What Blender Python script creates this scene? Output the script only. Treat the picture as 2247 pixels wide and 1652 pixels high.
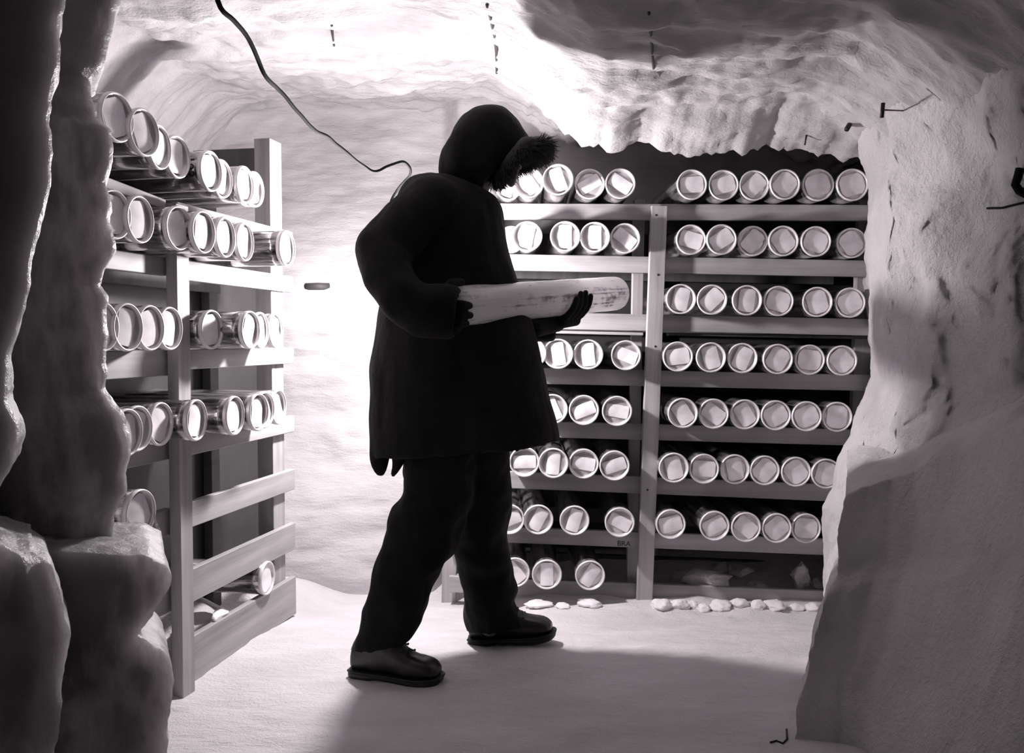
import bpy, bmesh, math, random
import numpy as np
from mathutils import Vector, Matrix, noise, Euler

for o in list(bpy.data.objects):
    bpy.data.objects.remove(o, do_unlink=True)
S = bpy.context.scene
C = S.collection
random.seed(7)
PI = math.pi

# ------------------------------------------------------------------ camera, world, exposure, lamp
F = 2000.0                      # focal length in pixels of a 2247 x 1652 frame
W, H = 2247.0, 1652.0
PITCH = math.atan(81 / F)
CAMZ = 1.05
cam_d = bpy.data.cameras.new('camera')
cam_d.sensor_width = 36.0
cam_d.sensor_fit = 'HORIZONTAL'
cam_d.lens = 36.0 * F / W
cam_d.clip_start = 0.05
cam = bpy.data.objects.new('camera', cam_d)
C.objects.link(cam)
cam.location = (0, 0, CAMZ)
cam.rotation_euler = (PI / 2 - PITCH, 0, 0)
S.camera = cam

w = bpy.data.worlds.new('world')
S.world = w
w.use_nodes = True
w.node_tree.nodes['Background'].inputs[0].default_value = (1.0, 0.95, 0.97, 1)
w.node_tree.nodes['Background'].inputs[1].default_value = 0.012

S.view_settings.view_transform = 'Standard'
S.view_settings.look = 'None'
S.view_settings.gamma = 1.0
S.view_settings.use_curve_mapping = False
S.view_settings.exposure = 0.0

LAMP_POS = Vector((-0.435, 3.275, 1.31))
LAMP_POWER = 46.0
LAMP_COL = (1.0, 0.935, 0.96)


def ray(px, py):
    v = Vector(((px - W / 2) / F, (H / 2 - py) / F, -1.0))
    c, s = math.cos(PI / 2 - PITCH), math.sin(PI / 2 - PITCH)
    return Vector((v.x, c * v.y - s * v.z, s * v.y + c * v.z))


def P(px, py, D):
    """point of the place seen at a pixel of the photograph, D metres in front of the camera"""
    r = ray(px, py)
    k = D / r.y
    return Vector((r.x * k, D, CAMZ + r.z * k))


# ------------------------------------------------------------------ materials
def mat(name):
    m = bpy.data.materials.new(name)
    m.use_nodes = True
    nt = m.node_tree
    return m, nt, nt.nodes['Principled BSDF']


def nd(nt, t, **kw):
    n = nt.nodes.new(t)
    for k, v in kw.items():
        setattr(n, k, v)
    return n


def coords(nt, scale=(1, 1, 1), kind='Object'):
    tc = nd(nt, 'ShaderNodeTexCoord')
    mp = nd(nt, 'ShaderNodeMapping')
    mp.inputs['Scale'].default_value = scale
    nt.links.new(tc.outputs[kind], mp.inputs['Vector'])
    return mp.outputs['Vector']


def noise_tex(nt, vec, scale, detail=6, rough=0.6):
    n = nd(nt, 'ShaderNodeTexNoise')
    n.inputs['Scale'].default_value = scale
    n.inputs['Detail'].default_value = detail
    n.inputs['Roughness'].default_value = rough
    nt.links.new(vec, n.inputs['Vector'])
    return n.outputs['Fac']


def ramp(nt, fac, stops):
    r = nd(nt, 'ShaderNodeValToRGB')
    el = r.color_ramp.elements
    while len(el) > 1:
        el.remove(el[-1])
    el[0].position, el[0].color = stops[0][0], (*stops[0][1], 1)
    for p, c in stops[1:]:
        e = el.new(p)
        e.color = (*c, 1)
    nt.links.new(fac, r.inputs['Fac'])
    return r.outputs['Color']


def bump(nt, b, hgt, dist, strength=1.0, prev=None):
    bp = nd(nt, 'ShaderNodeBump')
    bp.inputs['Strength'].default_value = strength
    bp.inputs['Distance'].default_value = dist
    nt.links.new(hgt, bp.inputs['Height'])
    if prev is not None:
        nt.links.new(prev, bp.inputs['Normal'])
    nt.links.new(bp.outputs['Normal'], b.inputs['Normal'])
    return bp.outputs['Normal']


def g(v, t=0.985):
    return (v, v * 0.965, v * t)


def snow_mat(name, a, b_, sss=0.0, rad=0.03, bumpd=0.012, stretch=(1, 1, 1), rough=0.75, fine=0.002, ice=0.0):
    m, nt, b = mat(name)
    v = coords(nt, stretch)
    col = ramp(nt, noise_tex(nt, v, 3.2, 8, 0.62), [(0.32, g(a)), (0.62, g(b_))])
    nt.links.new(col, b.inputs['Base Color'])
    b.inputs['Roughness'].default_value = rough
    b.inputs['Specular IOR Level'].default_value = 0.25 + ice
    n1 = bump(nt, b, noise_tex(nt, v, 9, 9, 0.68), bumpd)
    bump(nt, b, noise_tex(nt, coords(nt), 110, 3, 0.7), fine, prev=n1)
    if sss > 0:
        b.inputs['Subsurface Weight'].default_value = sss
        b.inputs['Subsurface Radius'].default_value = (rad, rad * 0.97, rad * 0.98)
        b.inputs['Subsurface Scale'].default_value = 1.0
    return m


def wood_mat(name, dark, light, axis):
    m, nt, b = mat(name)
    sc = [26, 26, 26]
    sc[axis] = 1.4
    v = coords(nt, tuple(sc))
    f = noise_tex(nt, v, 1.0, 6, 0.6)
    sc2 = [5, 5, 5]
    sc2[axis] = 2.0
    f2 = noise_tex(nt, coords(nt, tuple(sc2)), 1.3, 3, 0.5)
    mx = nd(nt, 'ShaderNodeMix', data_type='FLOAT')
    mx.inputs[0].default_value = 0.35
    nt.links.new(f, mx.inputs[2])
    nt.links.new(f2, mx.inputs[3])
    col = ramp(nt, mx.outputs[0], [(0.30, g(dark)), (0.45, g((dark + light) / 2)), (0.62, g(light))])
    nt.links.new(col, b.inputs['Base Color'])
    b.inputs['Roughness'].default_value = 0.62
    bump(nt, b, f, 0.0012)
    return m


def plain(name, v, rough=0.6, metal=0.0, spec=0.5):
    m, nt, b = mat(name)
    col = ramp(nt, noise_tex(nt, coords(nt), 14, 4), [(0.35, g(v * 0.85)), (0.65, g(v * 1.1))])
    nt.links.new(col, b.inputs['Base Color'])
    b.inputs['Roughness'].default_value = rough
    b.inputs['Metallic'].default_value = metal
    b.inputs['Specular IOR Level'].default_value = spec
    return m


M = {}
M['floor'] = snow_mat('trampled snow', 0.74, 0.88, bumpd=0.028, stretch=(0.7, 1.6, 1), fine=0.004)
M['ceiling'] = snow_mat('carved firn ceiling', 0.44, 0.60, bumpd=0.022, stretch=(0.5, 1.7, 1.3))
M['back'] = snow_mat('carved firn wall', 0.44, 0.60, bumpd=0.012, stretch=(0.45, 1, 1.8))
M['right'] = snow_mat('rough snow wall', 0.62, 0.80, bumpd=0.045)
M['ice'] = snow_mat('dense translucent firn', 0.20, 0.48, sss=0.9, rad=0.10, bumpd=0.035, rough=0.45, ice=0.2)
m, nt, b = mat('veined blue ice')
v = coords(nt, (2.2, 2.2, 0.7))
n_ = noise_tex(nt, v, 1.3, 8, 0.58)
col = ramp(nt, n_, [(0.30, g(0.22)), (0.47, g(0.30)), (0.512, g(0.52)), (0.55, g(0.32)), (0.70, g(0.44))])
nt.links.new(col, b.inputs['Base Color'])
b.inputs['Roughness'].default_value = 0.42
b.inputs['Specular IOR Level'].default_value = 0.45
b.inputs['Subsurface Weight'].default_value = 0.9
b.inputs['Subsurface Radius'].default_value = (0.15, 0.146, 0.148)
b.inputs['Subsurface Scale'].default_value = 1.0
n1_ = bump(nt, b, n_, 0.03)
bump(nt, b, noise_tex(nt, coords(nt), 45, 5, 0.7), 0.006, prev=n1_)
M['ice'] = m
M['chunk'] = snow_mat('snow lump', 0.74, 0.86, sss=0.4, rad=0.02, bumpd=0.008)
M['pine_x'] = wood_mat('pine board lengthwise', 0.20, 0.46, 0)
M['pine_z'] = wood_mat('pine upright', 0.34, 0.60, 2)
M['pine_y'] = wood_mat('pine board pale', 0.50, 0.72, 1)
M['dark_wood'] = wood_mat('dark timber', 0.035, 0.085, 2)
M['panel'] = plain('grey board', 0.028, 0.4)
M['recess_shade'] = plain('black recess shade', 0.02, 0.7)  # deep shade inside the back rack, put into colour
M['ink'] = plain('black ink', 0.012, 0.7)
M['cord'] = plain('black rubber', 0.012, 0.85, 0, 0.15)
M['iron'] = plain('dark iron', 0.03, 0.5, 0.6)
M['rimmat'] = plain('pale metal rim', 0.86, 0.35, 0.2)
M['capmat'] = plain('pale dished lid', 0.66, 0.3, 0.35)
M['paper'] = plain('white paper', 0.93, 0.8)
M['skin'] = plain('skin', 0.16, 0.55)
M['fur'] = plain('dark fur', 0.05, 0.8)


def tube_mat(name, lo, hi, metal, rough):
    m, nt, b = mat(name)
    v = coords(nt, (1, 0.11, 1))
    f = noise_tex(nt, v, 34, 5, 0.65)
    nt.links.new(ramp(nt, f, [(0.38, g(lo)), (0.52, g((lo + hi) / 2)), (0.64, g(hi))]), b.inputs['Base Color'])
    b.inputs['Roughness'].default_value = rough
    b.inputs['Metallic'].default_value = metal
    bump(nt, b, noise_tex(nt, coords(nt, (1, 0.15, 1)), 22, 4), 0.004)
    return m


M['tube'] = tube_mat('glossy core wrapper', 0.10, 0.75, 0.75, 0.16)

# the held core: pale ice with dark dashed streaks along its length
m, nt, b = mat('streaked ice core')
v = coords(nt, (1, 0.035, 1))
f1 = noise_tex(nt, v, 75, 4, 0.6)
f2 = noise_tex(nt, coords(nt, (1, 0.8, 1)), 26, 4, 0.6)
mm = nd(nt, 'ShaderNodeMath', operation='MULTIPLY')
nt.links.new(f1, mm.inputs[0]); nt.links.new(f2, mm.inputs[1])
nt.links.new(ramp(nt, mm.outputs[0], [(0.13, g(0.30)), (0.18, g(0.75)), (0.22, g(0.97))]), b.inputs['Base Color'])
b.inputs['Roughness'].default_value = 0.22
b.inputs['Subsurface Weight'].default_value = 0.9
b.inputs['Subsurface Radius'].default_value = (0.14, 0.136, 0.138)
b.inputs['Subsurface Scale'].default_value = 1.0
bump(nt, b, f1, 0.003)
M['core'] = m


def cloth(name, v, rough, sheen):
    m, nt, b = mat(name)
    vv = coords(nt)
    nt.links.new(ramp(nt, noise_tex(nt, vv, 9, 5), [(0.3, g(v * 0.7)), (0.7, g(v * 1.3))]), b.inputs['Base Color'])
    b.inputs['Roughness'].default_value = rough
    b.inputs['Specular IOR Level'].default_value = 0.15
    b.inputs['Sheen Weight'].default_value = sheen
    b.inputs['Sheen Roughness'].default_value = 0.4
    n1 = bump(nt, b, noise_tex(nt, coords(nt, (1, 1, 0.45)), 14, 6, 0.6), 0.012)
    bump(nt, b, noise_tex(nt, vv, 260, 2), 0.0008, prev=n1)
    return m


M['parka'] = cloth('dark parka cloth', 0.014, 0.85, 0.02)
M['trousers'] = cloth('dark trouser cloth', 0.012, 0.85, 0.02)
M['glove'] = cloth('dark glove cloth', 0.014, 0.8, 0.0)
M['boot'] = plain('worn black leather', 0.022, 0.36, 0, 0.5)
M['sole'] = plain('black rubber sole', 0.012, 0.5)
m, nt, b = mat('glowing bulb')
b.inputs['Base Color'].default_value = (0.9, 0.9, 0.9, 1)
b.inputs['Emission Color'].default_value = (*LAMP_COL, 1)
b.inputs['Emission Strength'].default_value = 1450.0
M['bulb'] = m


# ------------------------------------------------------------------ helpers
def obj(name, verts, faces, material, parent=None, smooth=True):
    me = bpy.data.meshes.new(name)
    me.from_pydata([tuple(v) for v in verts], [], faces)
    me.validate()
    bm = bmesh.new()
    bm.from_mesh(me)
    bmesh.ops.recalc_face_normals(bm, faces=bm.faces[:])
    bm.to_mesh(me)
    bm.free()
    if material:
        me.materials.append(material)
    me.polygons.foreach_set('use_smooth', [smooth] * len(me.polygons))
    o = bpy.data.objects.new(name, me)
    C.objects.link(o)
    if parent:
        o.parent = parent
    return o


def empty(name, loc, label=None, cat=None, group=None, rot=(0, 0, 0)):
    o = bpy.data.objects.new(name, None)
    C.objects.link(o)
    o.location = loc
    o.rotation_euler = rot
    o.empty_display_size = 0.05
    if label:
        o['label'] = label
    if cat:
        o['category'] = cat
    if group:
        o['group'] = group
    return o


def tag(o, label, cat, group=None):
    o['label'] = label
    o['category'] = cat
    if group:
        o['group'] = group
    return o


def grid(nu, nv, fn):
    vs, fs = [], []
    for j in range(nv):
        for i in range(nu):
            vs.append(fn(i / (nu - 1), j / (nv - 1)))
    for j in range(nv - 1):
        for i in range(nu - 1):
            a = j * nu + i
            fs.append((a, a + 1, a + nu + 1, a + nu))
    return vs, fs


def fbm(x, y, z, o=5, h=1.0):
    return noise.fractal(Vector((x, y, z)), h, 2.1, o, noise_basis='PERLIN_ORIGINAL')


def ridged(x, y, z):
    return 1.0 - abs(noise.fractal(Vector((x, y, z)), 0.9, 2.0, 4, noise_basis='PERLIN_ORIGINAL')) * 2.0


def sst(a, b, x):
    t = min(1, max(0, (x - a) / (b - a)))
    return t * t * (3 - 2 * t)


def interp(pts, x):
    if x <= pts[0][0]:
        return pts[0][1]
    for (a, va), (b, vb) in zip(pts, pts[1:]):
        if x <= b:
            return va + (vb - va) * (x - a) / (b - a)
    return pts[-1][1]


def box_geo(c, sx, sy, sz, ax=Vector((1, 0, 0)), ay=Vector((0, 1, 0)), az=Vector((0, 0, 1))):
    vs = []
    for k in (-1, 1):
        for j in (-1, 1):
            for i in (-1, 1):
                vs.append(c + ax * (i * sx / 2) + ay * (j * sy / 2) + az * (k * sz / 2))
    fs = [(0, 2, 3, 1), (4, 5, 7, 6), (0, 1, 5, 4), (2, 6, 7, 3), (0, 4, 6, 2), (1, 3, 7, 5)]
    return vs, fs


def board(name, a, b_, hgt, thick, material, parent, up=Vector((0, 0, 1))):
    """a board from a to b (centres of its ends), bevelled, local x along its length"""
    d = (b_ - a)
    L = d.length
    ax = d.normalized()
    ay = up.cross(ax).normalized()
    az = ax.cross(ay).normalized()
    bm = bmesh.new()
    bmesh.ops.create_cube(bm, size=1.0)
    for v in bm.verts:
        v.co = Vector((v.co.x * L, v.co.y * thick, v.co.z * hgt))
    bmesh.ops.bevel(bm, geom=bm.edges[:], offset=0.002, segments=1, affect='EDGES')
    # slight waviness and saw marks along a sawn board
    me = bpy.data.meshes.new(name)
    bm.to_mesh(me)
    bm.free()
    me.materials.append(material)
    o = bpy.data.objects.new(name, me)
    C.objects.link(o)
    mw = Matrix((ax, ay, az)).transposed().to_4x4()
    mw.translation = (a + b_) / 2
    if parent:
        o.parent = parent
        mw = Matrix.Translation(-parent.location) @ mw
    o.matrix_local = mw
    return o


def tube_path(pts, rad, n=10):
    """swept round tube; rad is a number or a list"""
    pts = [Vector(p) for p in pts]
    vs, fs = [], []
    prev = None
    for i, p in enumerate(pts):
        if i == 0:
            t = pts[1] - p
        elif i == len(pts) - 1:
            t = p - pts[i - 1]
        else:
            t = pts[i + 1] - pts[i - 1]
        t.normalize()
        if prev is None:
            a = t.cross(Vector((0, 0, 1)))
            if a.length < 1e-3:
                a = t.cross(Vector((0, 1, 0)))
        else:
            a = prev - t * prev.dot(t)
        a.normalize()
        prev = a
        b2 = t.cross(a)
        r = rad[i] if isinstance(rad, (list, tuple)) else rad
        for k in range(n):
            an = 2 * PI * k / n
            vs.append(p + a * (math.cos(an) * r) + b2 * (math.sin(an) * r))
    for i in range(len(pts) - 1):
        for k in range(n):
            a_, b_ = i * n + k, i * n + (k + 1) % n
            fs.append((a_, b_, b_ + n, a_ + n))
    fs.append(tuple(range(n)))
    fs.append(tuple((len(pts) - 1) * n + k for k in range(n - 1, -1, -1)))
    return vs, fs


def smooth_path(pts, per=8):
    pts = [Vector(p) for p in pts]
    q = [pts[0] * 2 - pts[1]] + pts + [pts[-1] * 2 - pts[-2]]
    out = []
    for i in range(1, len(q) - 2):
        for k in range(per):
            t = k / per
            a, b_, c, d = q[i - 1], q[i], q[i + 1], q[i + 2]
            out.append(0.5 * ((2 * b_) + (c - a) * t + (2 * a - 5 * b_ + 4 * c - d) * t * t + (3 * b_ - a - 3 * c + d) * t ** 3))
    out.append(pts[-1])
    return out


def merge(*geos):
    vs, fs = [], []
    flat = []
    for q in geos:
        flat += q if isinstance(q, list) else [q]
    for v, f in flat:
        n = len(vs)
        vs += list(v)
        fs += [tuple(i + n for i in q) for q in f]
    return vs, fs


def lathe(profile, n, axis_y=True):
    """profile of (r, y) revolved about local Y"""
    vs, fs = [], []
    for r, y in profile:
        for k in range(n):
            a = 2 * PI * k / n
            vs.append(Vector((r * math.cos(a), y, r * math.sin(a))))
    for i in range(len(profile) - 1):
        for k in range(n):
            a, b_ = i * n + k, i * n + (k + 1) % n
            fs.append((a, b_, b_ + n, a + n))
    return vs, fs


# ------------------------------------------------------------------ the snow room
def floor_z(x, y):
    z = -0.055 * sst(3.1, 3.9, y)
    z += 0.014 * fbm(x * 1.3, y * 1.9, 0.3, 4) + 0.006 * fbm(x * 7, y * 9, 1.3, 4)
    # trampled heaps along the racks and walls
    z += 0.052 * sst(3.40, 3.60, y) * sst(-0.1, 0.15, x) * (0.75 + 0.45 * noise.noise(Vector((x * 6, y * 6, 2)))) * (1 - sst(3.75, 3.95, y))
    z += 0.16 * sst(-0.93, -1.25, x - 0.205 * (y - 2.67)) * (0.6 + 0.6 * noise.noise(Vector((x * 4, y * 4, 5))))
    z += 0.10 * sst(3.85, 4.3, y) * sst(-0.1, 0.3, x)
    return z


def mk_floor(u, v):
    x = -2.4 + 4.8 * u
    y = 0.0 + 4.9 * v
    return Vector((x, y, floor_z(x, y)))


vs, fs = grid(330, 330, mk_floor)
o = obj('floor', vs, fs, M['floor'])
o['kind'] = 'structure'

LIP = [(0.0, 1.86), (0.10, 1.85), (0.2, 1.815), (0.36, 1.775), (0.48, 1.83), (0.66, 1.785), (0.76, 1.775), (0.9, 1.81), (1.0, 1.818),
       (1.15, 1.795), (1.27, 1.735), (1.33, 1.72), (1.5, 1.69)]


def ceil_z(x, y):
    zl = 2.12 + 0.08 * sst(2.4, 4.4, y)
    zc = interp([(0, 2.1), (2.0, 2.06), (2.7, 2.0), (3.1, 1.94)], y)
    lip = interp(LIP, x) + 0.03 * noise.fractal(Vector((x * 11, 3, 1)), .6, 2, 4)
    if y < 3.1:
        zr = zc
    elif y < 3.5:
        t = (y - 3.1) / 0.4
        zr = zc + (lip - zc) * (t ** 1.5)
    else:
        zr = lip + 0.14 * sst(3.5, 3.62, y) + 0.06 * sst(3.7, 4.2, y)
    k = sst(-0.15, 0.25, x)
    z = zl * (1 - k) + zr * k
    z += 0.07 * fbm(x * 0.9, y * 1.8, 7.7, 3) + 0.020 * fbm(x * 2.4, y * 9, 4.1, 4)
    z += 0.022 * (ridged(x * 2.2, y * 7, 9.1) - 0.5) + 0.012 * fbm(x * 15, y * 22, 2.2, 4)
    # the ceiling comes down into the side walls
    z -= 0.36 * sst(0.95, 1.60, x) * (1 - sst(3.1, 3.5, y)) + 0.5 * sst(-1.3, -1.9, x)
    return z


def mk_ceil(u, v):
    x = -2.4 + 4.8 * u
    y = 0.0 + 4.9 * v
    return Vector((x, y, ceil_z(x, y)))


vs, fs = grid(300, 330, mk_ceil)
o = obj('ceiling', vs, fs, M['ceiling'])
o['kind'] = 'structure'


def back_y(x, z):
    yl = 3.90 + 0.25 * sst(0.0, 0.9, z) + 0.55 * sst(1.1, 2.15, z) + 0.05 * fbm(x * 1.2, z * 1.6, 3.3, 4) + 0.014 * fbm(x * 4, z * 11, 6.3, 4)
    yr = 4.45 + 0.03 * fbm(x * 2, z * 2, 3.3, 4)
    k = sst(-0.36, -0.24, x)
    return yl * (1 - k) + yr * k


def mk_back(u, v):
    x = -2.4 + 4.8 * u
    z = -0.3 + 2.7 * v
    return Vector((x, back_y(x, z), z))


vs, fs = grid(330, 230, mk_back)
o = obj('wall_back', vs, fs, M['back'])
o['kind'] = 'structure'


# side wall behind the left rack
def mk_left(u, v):
    y = 1.7 + 3.1 * u
    z = -0.3 + 2.7 * v
    return Vector((-1.9 + 0.06 * fbm(y * 2, z * 2, 1.1, 4), y, z))


vs, fs = grid(120, 100, mk_left)
o = obj('wall_left', vs, fs, M['back'])
o['kind'] = 'structure'


def edge_curve(pts, t):
    """t 0..1 along a polyline of (px, py, D)"""
    L = [0]
    for a, b_ in zip(pts, pts[1:]):
        L.append(L[-1] + math.hypot(a[0] - b_[0], a[1] - b_[1]))
    s = t * L[-1]
    for i in range(len(pts) - 1):
        if s <= L[i + 1]:
            k = (s - L[i]) / max(1e-6, L[i + 1] - L[i])
            a, b_ = pts[i], pts[i + 1]
            return tuple(a[j] + (b_[j] - a[j]) * k for j in range(3))
    return pts[-1]


def resample(prof, n):
    L = [0]
    for a, b_ in zip(prof, prof[1:]):
        L.append(L[-1] + math.hypot(a[0] - b_[0], a[1] - b_[1]))
    out = []
    for i in range(n):
        s = (i / (n - 1)) * L[-1]
        for k in range(len(prof) - 1):
            if s <= L[k + 1] + 1e-9:
                q = (s - L[k]) / max(1e-9, L[k + 1] - L[k])
                a, b_ = prof[k], prof[k + 1]
                out.append((a[0] + (b_[0] - a[0]) * q, a[1] + (b_[1] - a[1]) * q))
                break
    return out


def sheet(name, pts, prof, nc, nr, material, amp, seed, fine=0.010, sc=3.0, jag=0.012, rid=0.0):
    """a wall corner: the outline pts, and a plan profile (dx, dy) swept down it; rough surface"""
    pr = resample(prof, nc)
    vs, fs = [], []
    for j in range(nr):
        e = edge_curve(pts, j / (nr - 1))
        p = P(*e)
        jx = jag * noise.fractal(Vector((seed, p.z * 9, 0.7)), 0.8, 2, 5)
        for dx, dy in pr:
            d = math.hypot(dx, dy)
            w_ = min(1.0, d / 0.25)
            q = Vector((p.x + dx + jx * (1 - 0.5 * w_), p.y + dy, p.z))
            n1 = fbm(q.x * sc + seed, q.y * sc, q.z * sc * 0.8, 4)
            n2 = fbm(q.x * 12, q.y * 12 + seed, q.z * 9, 4)
            sgn = -1
            n1 += rid * (ridged(q.x * 7 + seed, q.y * 5, q.z * 1.6) - 0.4)
            q.y += sgn * (amp * n1 * w_ + fine * n2 * min(1, w_ * 2 + 0.1))
            q.x += (amp * 0.6 * fbm(q.x * sc, q.y * sc + 9, q.z * sc + seed, 3)) * w_
            vs.append(q)
    for j in range(nr - 1):
        for i in range(nc - 1):
            a = j * nc + i
            fs.append((a, a + 1, a + nc + 1, a + nc))
    o = obj(name, vs, fs, material)
    return o


LPROF = [(-1.3, 0.34), (-0.7, 0.32), (-0.20, 0.28), (-0.10, 0.18), (-0.035, 0.06), (0, 0), (-0.012, -0.03), (-0.05, -0.07), (-0.13, -0.11), (-0.3, -0.15), (-0.7, -0.2), (-1.3, -0.25)]
B = [(290, -160), (262, 0), (247, 90), (227, 155), (206, 172), (204, 218), (216, 262), (247, 284), (249, 330), (236, 393), (247, 458), (252, 548), (227, 588),
     (217, 625), (232, 648), (235, 740), (238, 850), (260, 888), (275, 905), (283, 950), (275, 1080), (249, 1130), (246, 1250), (240, 1400), (240, 1950)]
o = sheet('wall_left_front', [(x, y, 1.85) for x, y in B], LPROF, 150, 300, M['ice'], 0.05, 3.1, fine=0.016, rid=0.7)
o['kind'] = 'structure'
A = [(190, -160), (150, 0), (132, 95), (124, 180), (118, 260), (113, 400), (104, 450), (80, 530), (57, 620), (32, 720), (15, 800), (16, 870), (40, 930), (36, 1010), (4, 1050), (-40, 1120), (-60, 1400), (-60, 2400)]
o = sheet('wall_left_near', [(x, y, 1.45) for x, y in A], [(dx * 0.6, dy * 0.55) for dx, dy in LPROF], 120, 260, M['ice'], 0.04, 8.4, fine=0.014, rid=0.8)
o['kind'] = 'structure'


# the low block of firn at lower left: front, outer side and top
def firn_block(name, ridge, edge, material, right_side, seed, back_len, amp, base_py=1760, far_px=-500, far_dD=-0.3, nu=120, nv=110, slope=0.0):
    """ridge: list (px, py, D) from the room edge outwards; edge: list (px, py, D) from ridge corner to the floor"""
    vs, fs = [], []
    nb, nt_ = 26, 26
    cols = nb + nu
    rows = nv + nt_

    def base(u, v):
        ex, ey, eD = edge_curve(edge, 1 - v)        # v 0 floor .. 1 ridge
        rx, ry, rD = edge_curve(ridge, u)
        dxe = (rx - ridge[0][0])
        px = ex + dxe * (1 - 0.0)
        D = eD + (rD - ridge[0][2])
        q = P(px, ry, D)
        # heights run from the floor to the ridge at every place along the block
        q.z = P(ex, ey, eD).z + (P(rx, ry, rD).z - P(*ridge[0]).z) * v
        return q
    for j in range(rows):
        for i in range(cols):
            u = max(0, (i - nb) / (nu - 1))
            v = min(1, j / (nv - 1))
            q = base(u, v)
            kb = max(0, (nb - i) / nb) * back_len
            kt = max(0, (j - nv + 1) / nt_) * back_len
            r = Vector((q.x, q.y, 0)) / max(q.y, 0.1)
            q = q + Vector((r.x + (0.06 if right_side else -0.06), 1, 0)) * kb
            q = q + Vector((r.x * (1.04 if right_side else 1.06), 1, slope)) * kt
            de = min(1, (u * 3 + kb * 2 + 0.08)) * min(1, (1 - v) * 6 + kt * 4 + 0.12)
            n1 = fbm(q.x * 3.1 + seed, q.y * 2, q.z * 2.6, 4)
            n2 = fbm(q.x * 10, q.y * 10 + seed, q.z * 9, 4)
            q.y -= de * (amp * n1 + 0.016 * n2)
            q.z += 0.012 * fbm(q.x * 9, q.y * 9, seed, 4) * v
            if i <= nb:
                q.x += 0.010 * noise.fractal(Vector((seed, q.z * 14, 0.3)), 0.8, 2, 4)
            vs.append(q)
    for j in range(rows - 1):
        for i in range(cols - 1):
            a = j * cols + i
            fs.append((a, a + 1, a + cols + 1, a + cols))
    o = obj(name, vs, fs, material)
    o['kind'] = 'structure'
    return o


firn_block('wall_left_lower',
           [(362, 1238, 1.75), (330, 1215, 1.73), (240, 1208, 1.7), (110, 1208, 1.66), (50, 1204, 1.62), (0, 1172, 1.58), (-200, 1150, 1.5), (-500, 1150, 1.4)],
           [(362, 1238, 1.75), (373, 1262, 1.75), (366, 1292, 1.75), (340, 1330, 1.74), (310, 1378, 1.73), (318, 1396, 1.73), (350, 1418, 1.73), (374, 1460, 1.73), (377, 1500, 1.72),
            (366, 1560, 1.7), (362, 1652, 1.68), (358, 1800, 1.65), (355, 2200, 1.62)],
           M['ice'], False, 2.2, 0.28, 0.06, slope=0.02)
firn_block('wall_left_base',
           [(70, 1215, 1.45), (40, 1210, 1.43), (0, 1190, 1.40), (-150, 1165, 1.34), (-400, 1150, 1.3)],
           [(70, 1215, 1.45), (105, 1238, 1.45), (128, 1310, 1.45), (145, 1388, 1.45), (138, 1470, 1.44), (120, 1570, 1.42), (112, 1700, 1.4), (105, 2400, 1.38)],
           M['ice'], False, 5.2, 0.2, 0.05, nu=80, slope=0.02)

# right wall, running towards the camera
RP = [(0.5, 1.2), (0.35, 0.7), (0.12, 0.22), (0.03, 0.06), (0, 0), (-0.006, -0.05), (-0.015, -0.15), (-0.02, -0.3), (0.0, -0.5), (0.05, -0.66), (0.12, -0.82), (0.30, -1.05), (0.45, -1.5), (0.45, -3.3)]
RE = [(1862, -260), (1862, -50), (1868, 120), (1880, 260), (1886, 340), (1898, 375), (1909, 410), (1900, 480), (1902, 560), (1905, 600), (1911, 680), (1915, 740), (1914, 830), (1898, 870),
      (1872, 915), (1866, 955), (1838, 1005), (1822, 1070), (1806, 1110), (1803, 1200), (1806, 1290), (1812, 1420)]
o = sheet('wall_right', [(x, y, 3.36) for x, y in RE], RP, 300, 300, M['right'], 0.12, 11.3, fine=0.034, sc=2.6, jag=0.008)
o['kind'] = 'structure'
firn_block('wall_right_front',
           [(1850, 1092, 2.62), (1895, 1066, 2.62), (1955, 1052, 2.6), (2010, 1030, 2.55), (2045, 1004, 2.48), (2120, 985, 2.35), (2247, 930, 2.1), (2500, 880, 1.8), (2900, 830, 1.4)],
           [(1850, 1092, 2.62), (1849, 1130, 2.6), (1836, 1268, 2.53), (1816, 1302, 2.5), (1792, 1400, 2.46), (1775, 1480, 2.42), (1757, 1560, 2.38), (1750, 1652, 2.34), (1744, 1760, 2.28), (1740, 1850, 2.24)],
           M['right'], True, 7.2, 0.62, 0.10, nu=170, nv=130, slope=0.10)


# ------------------------------------------------------------------ core tubes
RT = 0.0595
NS = 44
TL = 0.62
body_geo = lathe([(RT * 0.90, 0.010), (RT * 0.965, 0.012), (RT * 0.965, 0.05), (RT * 0.955, 0.12), (RT * 0.96, 0.3), (RT * 0.955, 0.5), (RT * 0.96, TL - 0.01), (RT * 0.93, TL), (0.001, TL)], NS)
rim_geo = lathe([(RT * 0.885, 0.010), (RT * 0.89, 0.003), (RT * 0.92, -0.0025), (RT * 0.975, -0.0015), (RT, 0.003), (RT * 0.995, 0.009), (RT * 0.966, 0.012)], NS)
cap_geo = lathe([(RT * 0.895, 0.006), (RT * 0.84, 0.0085), (RT * 0.78, 0.0120), (RT * 0.66, 0.0105), (RT * 0.45, 0.0085), (RT * 0.2, 0.0078), (0.0004, 0.0075)], NS)


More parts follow.
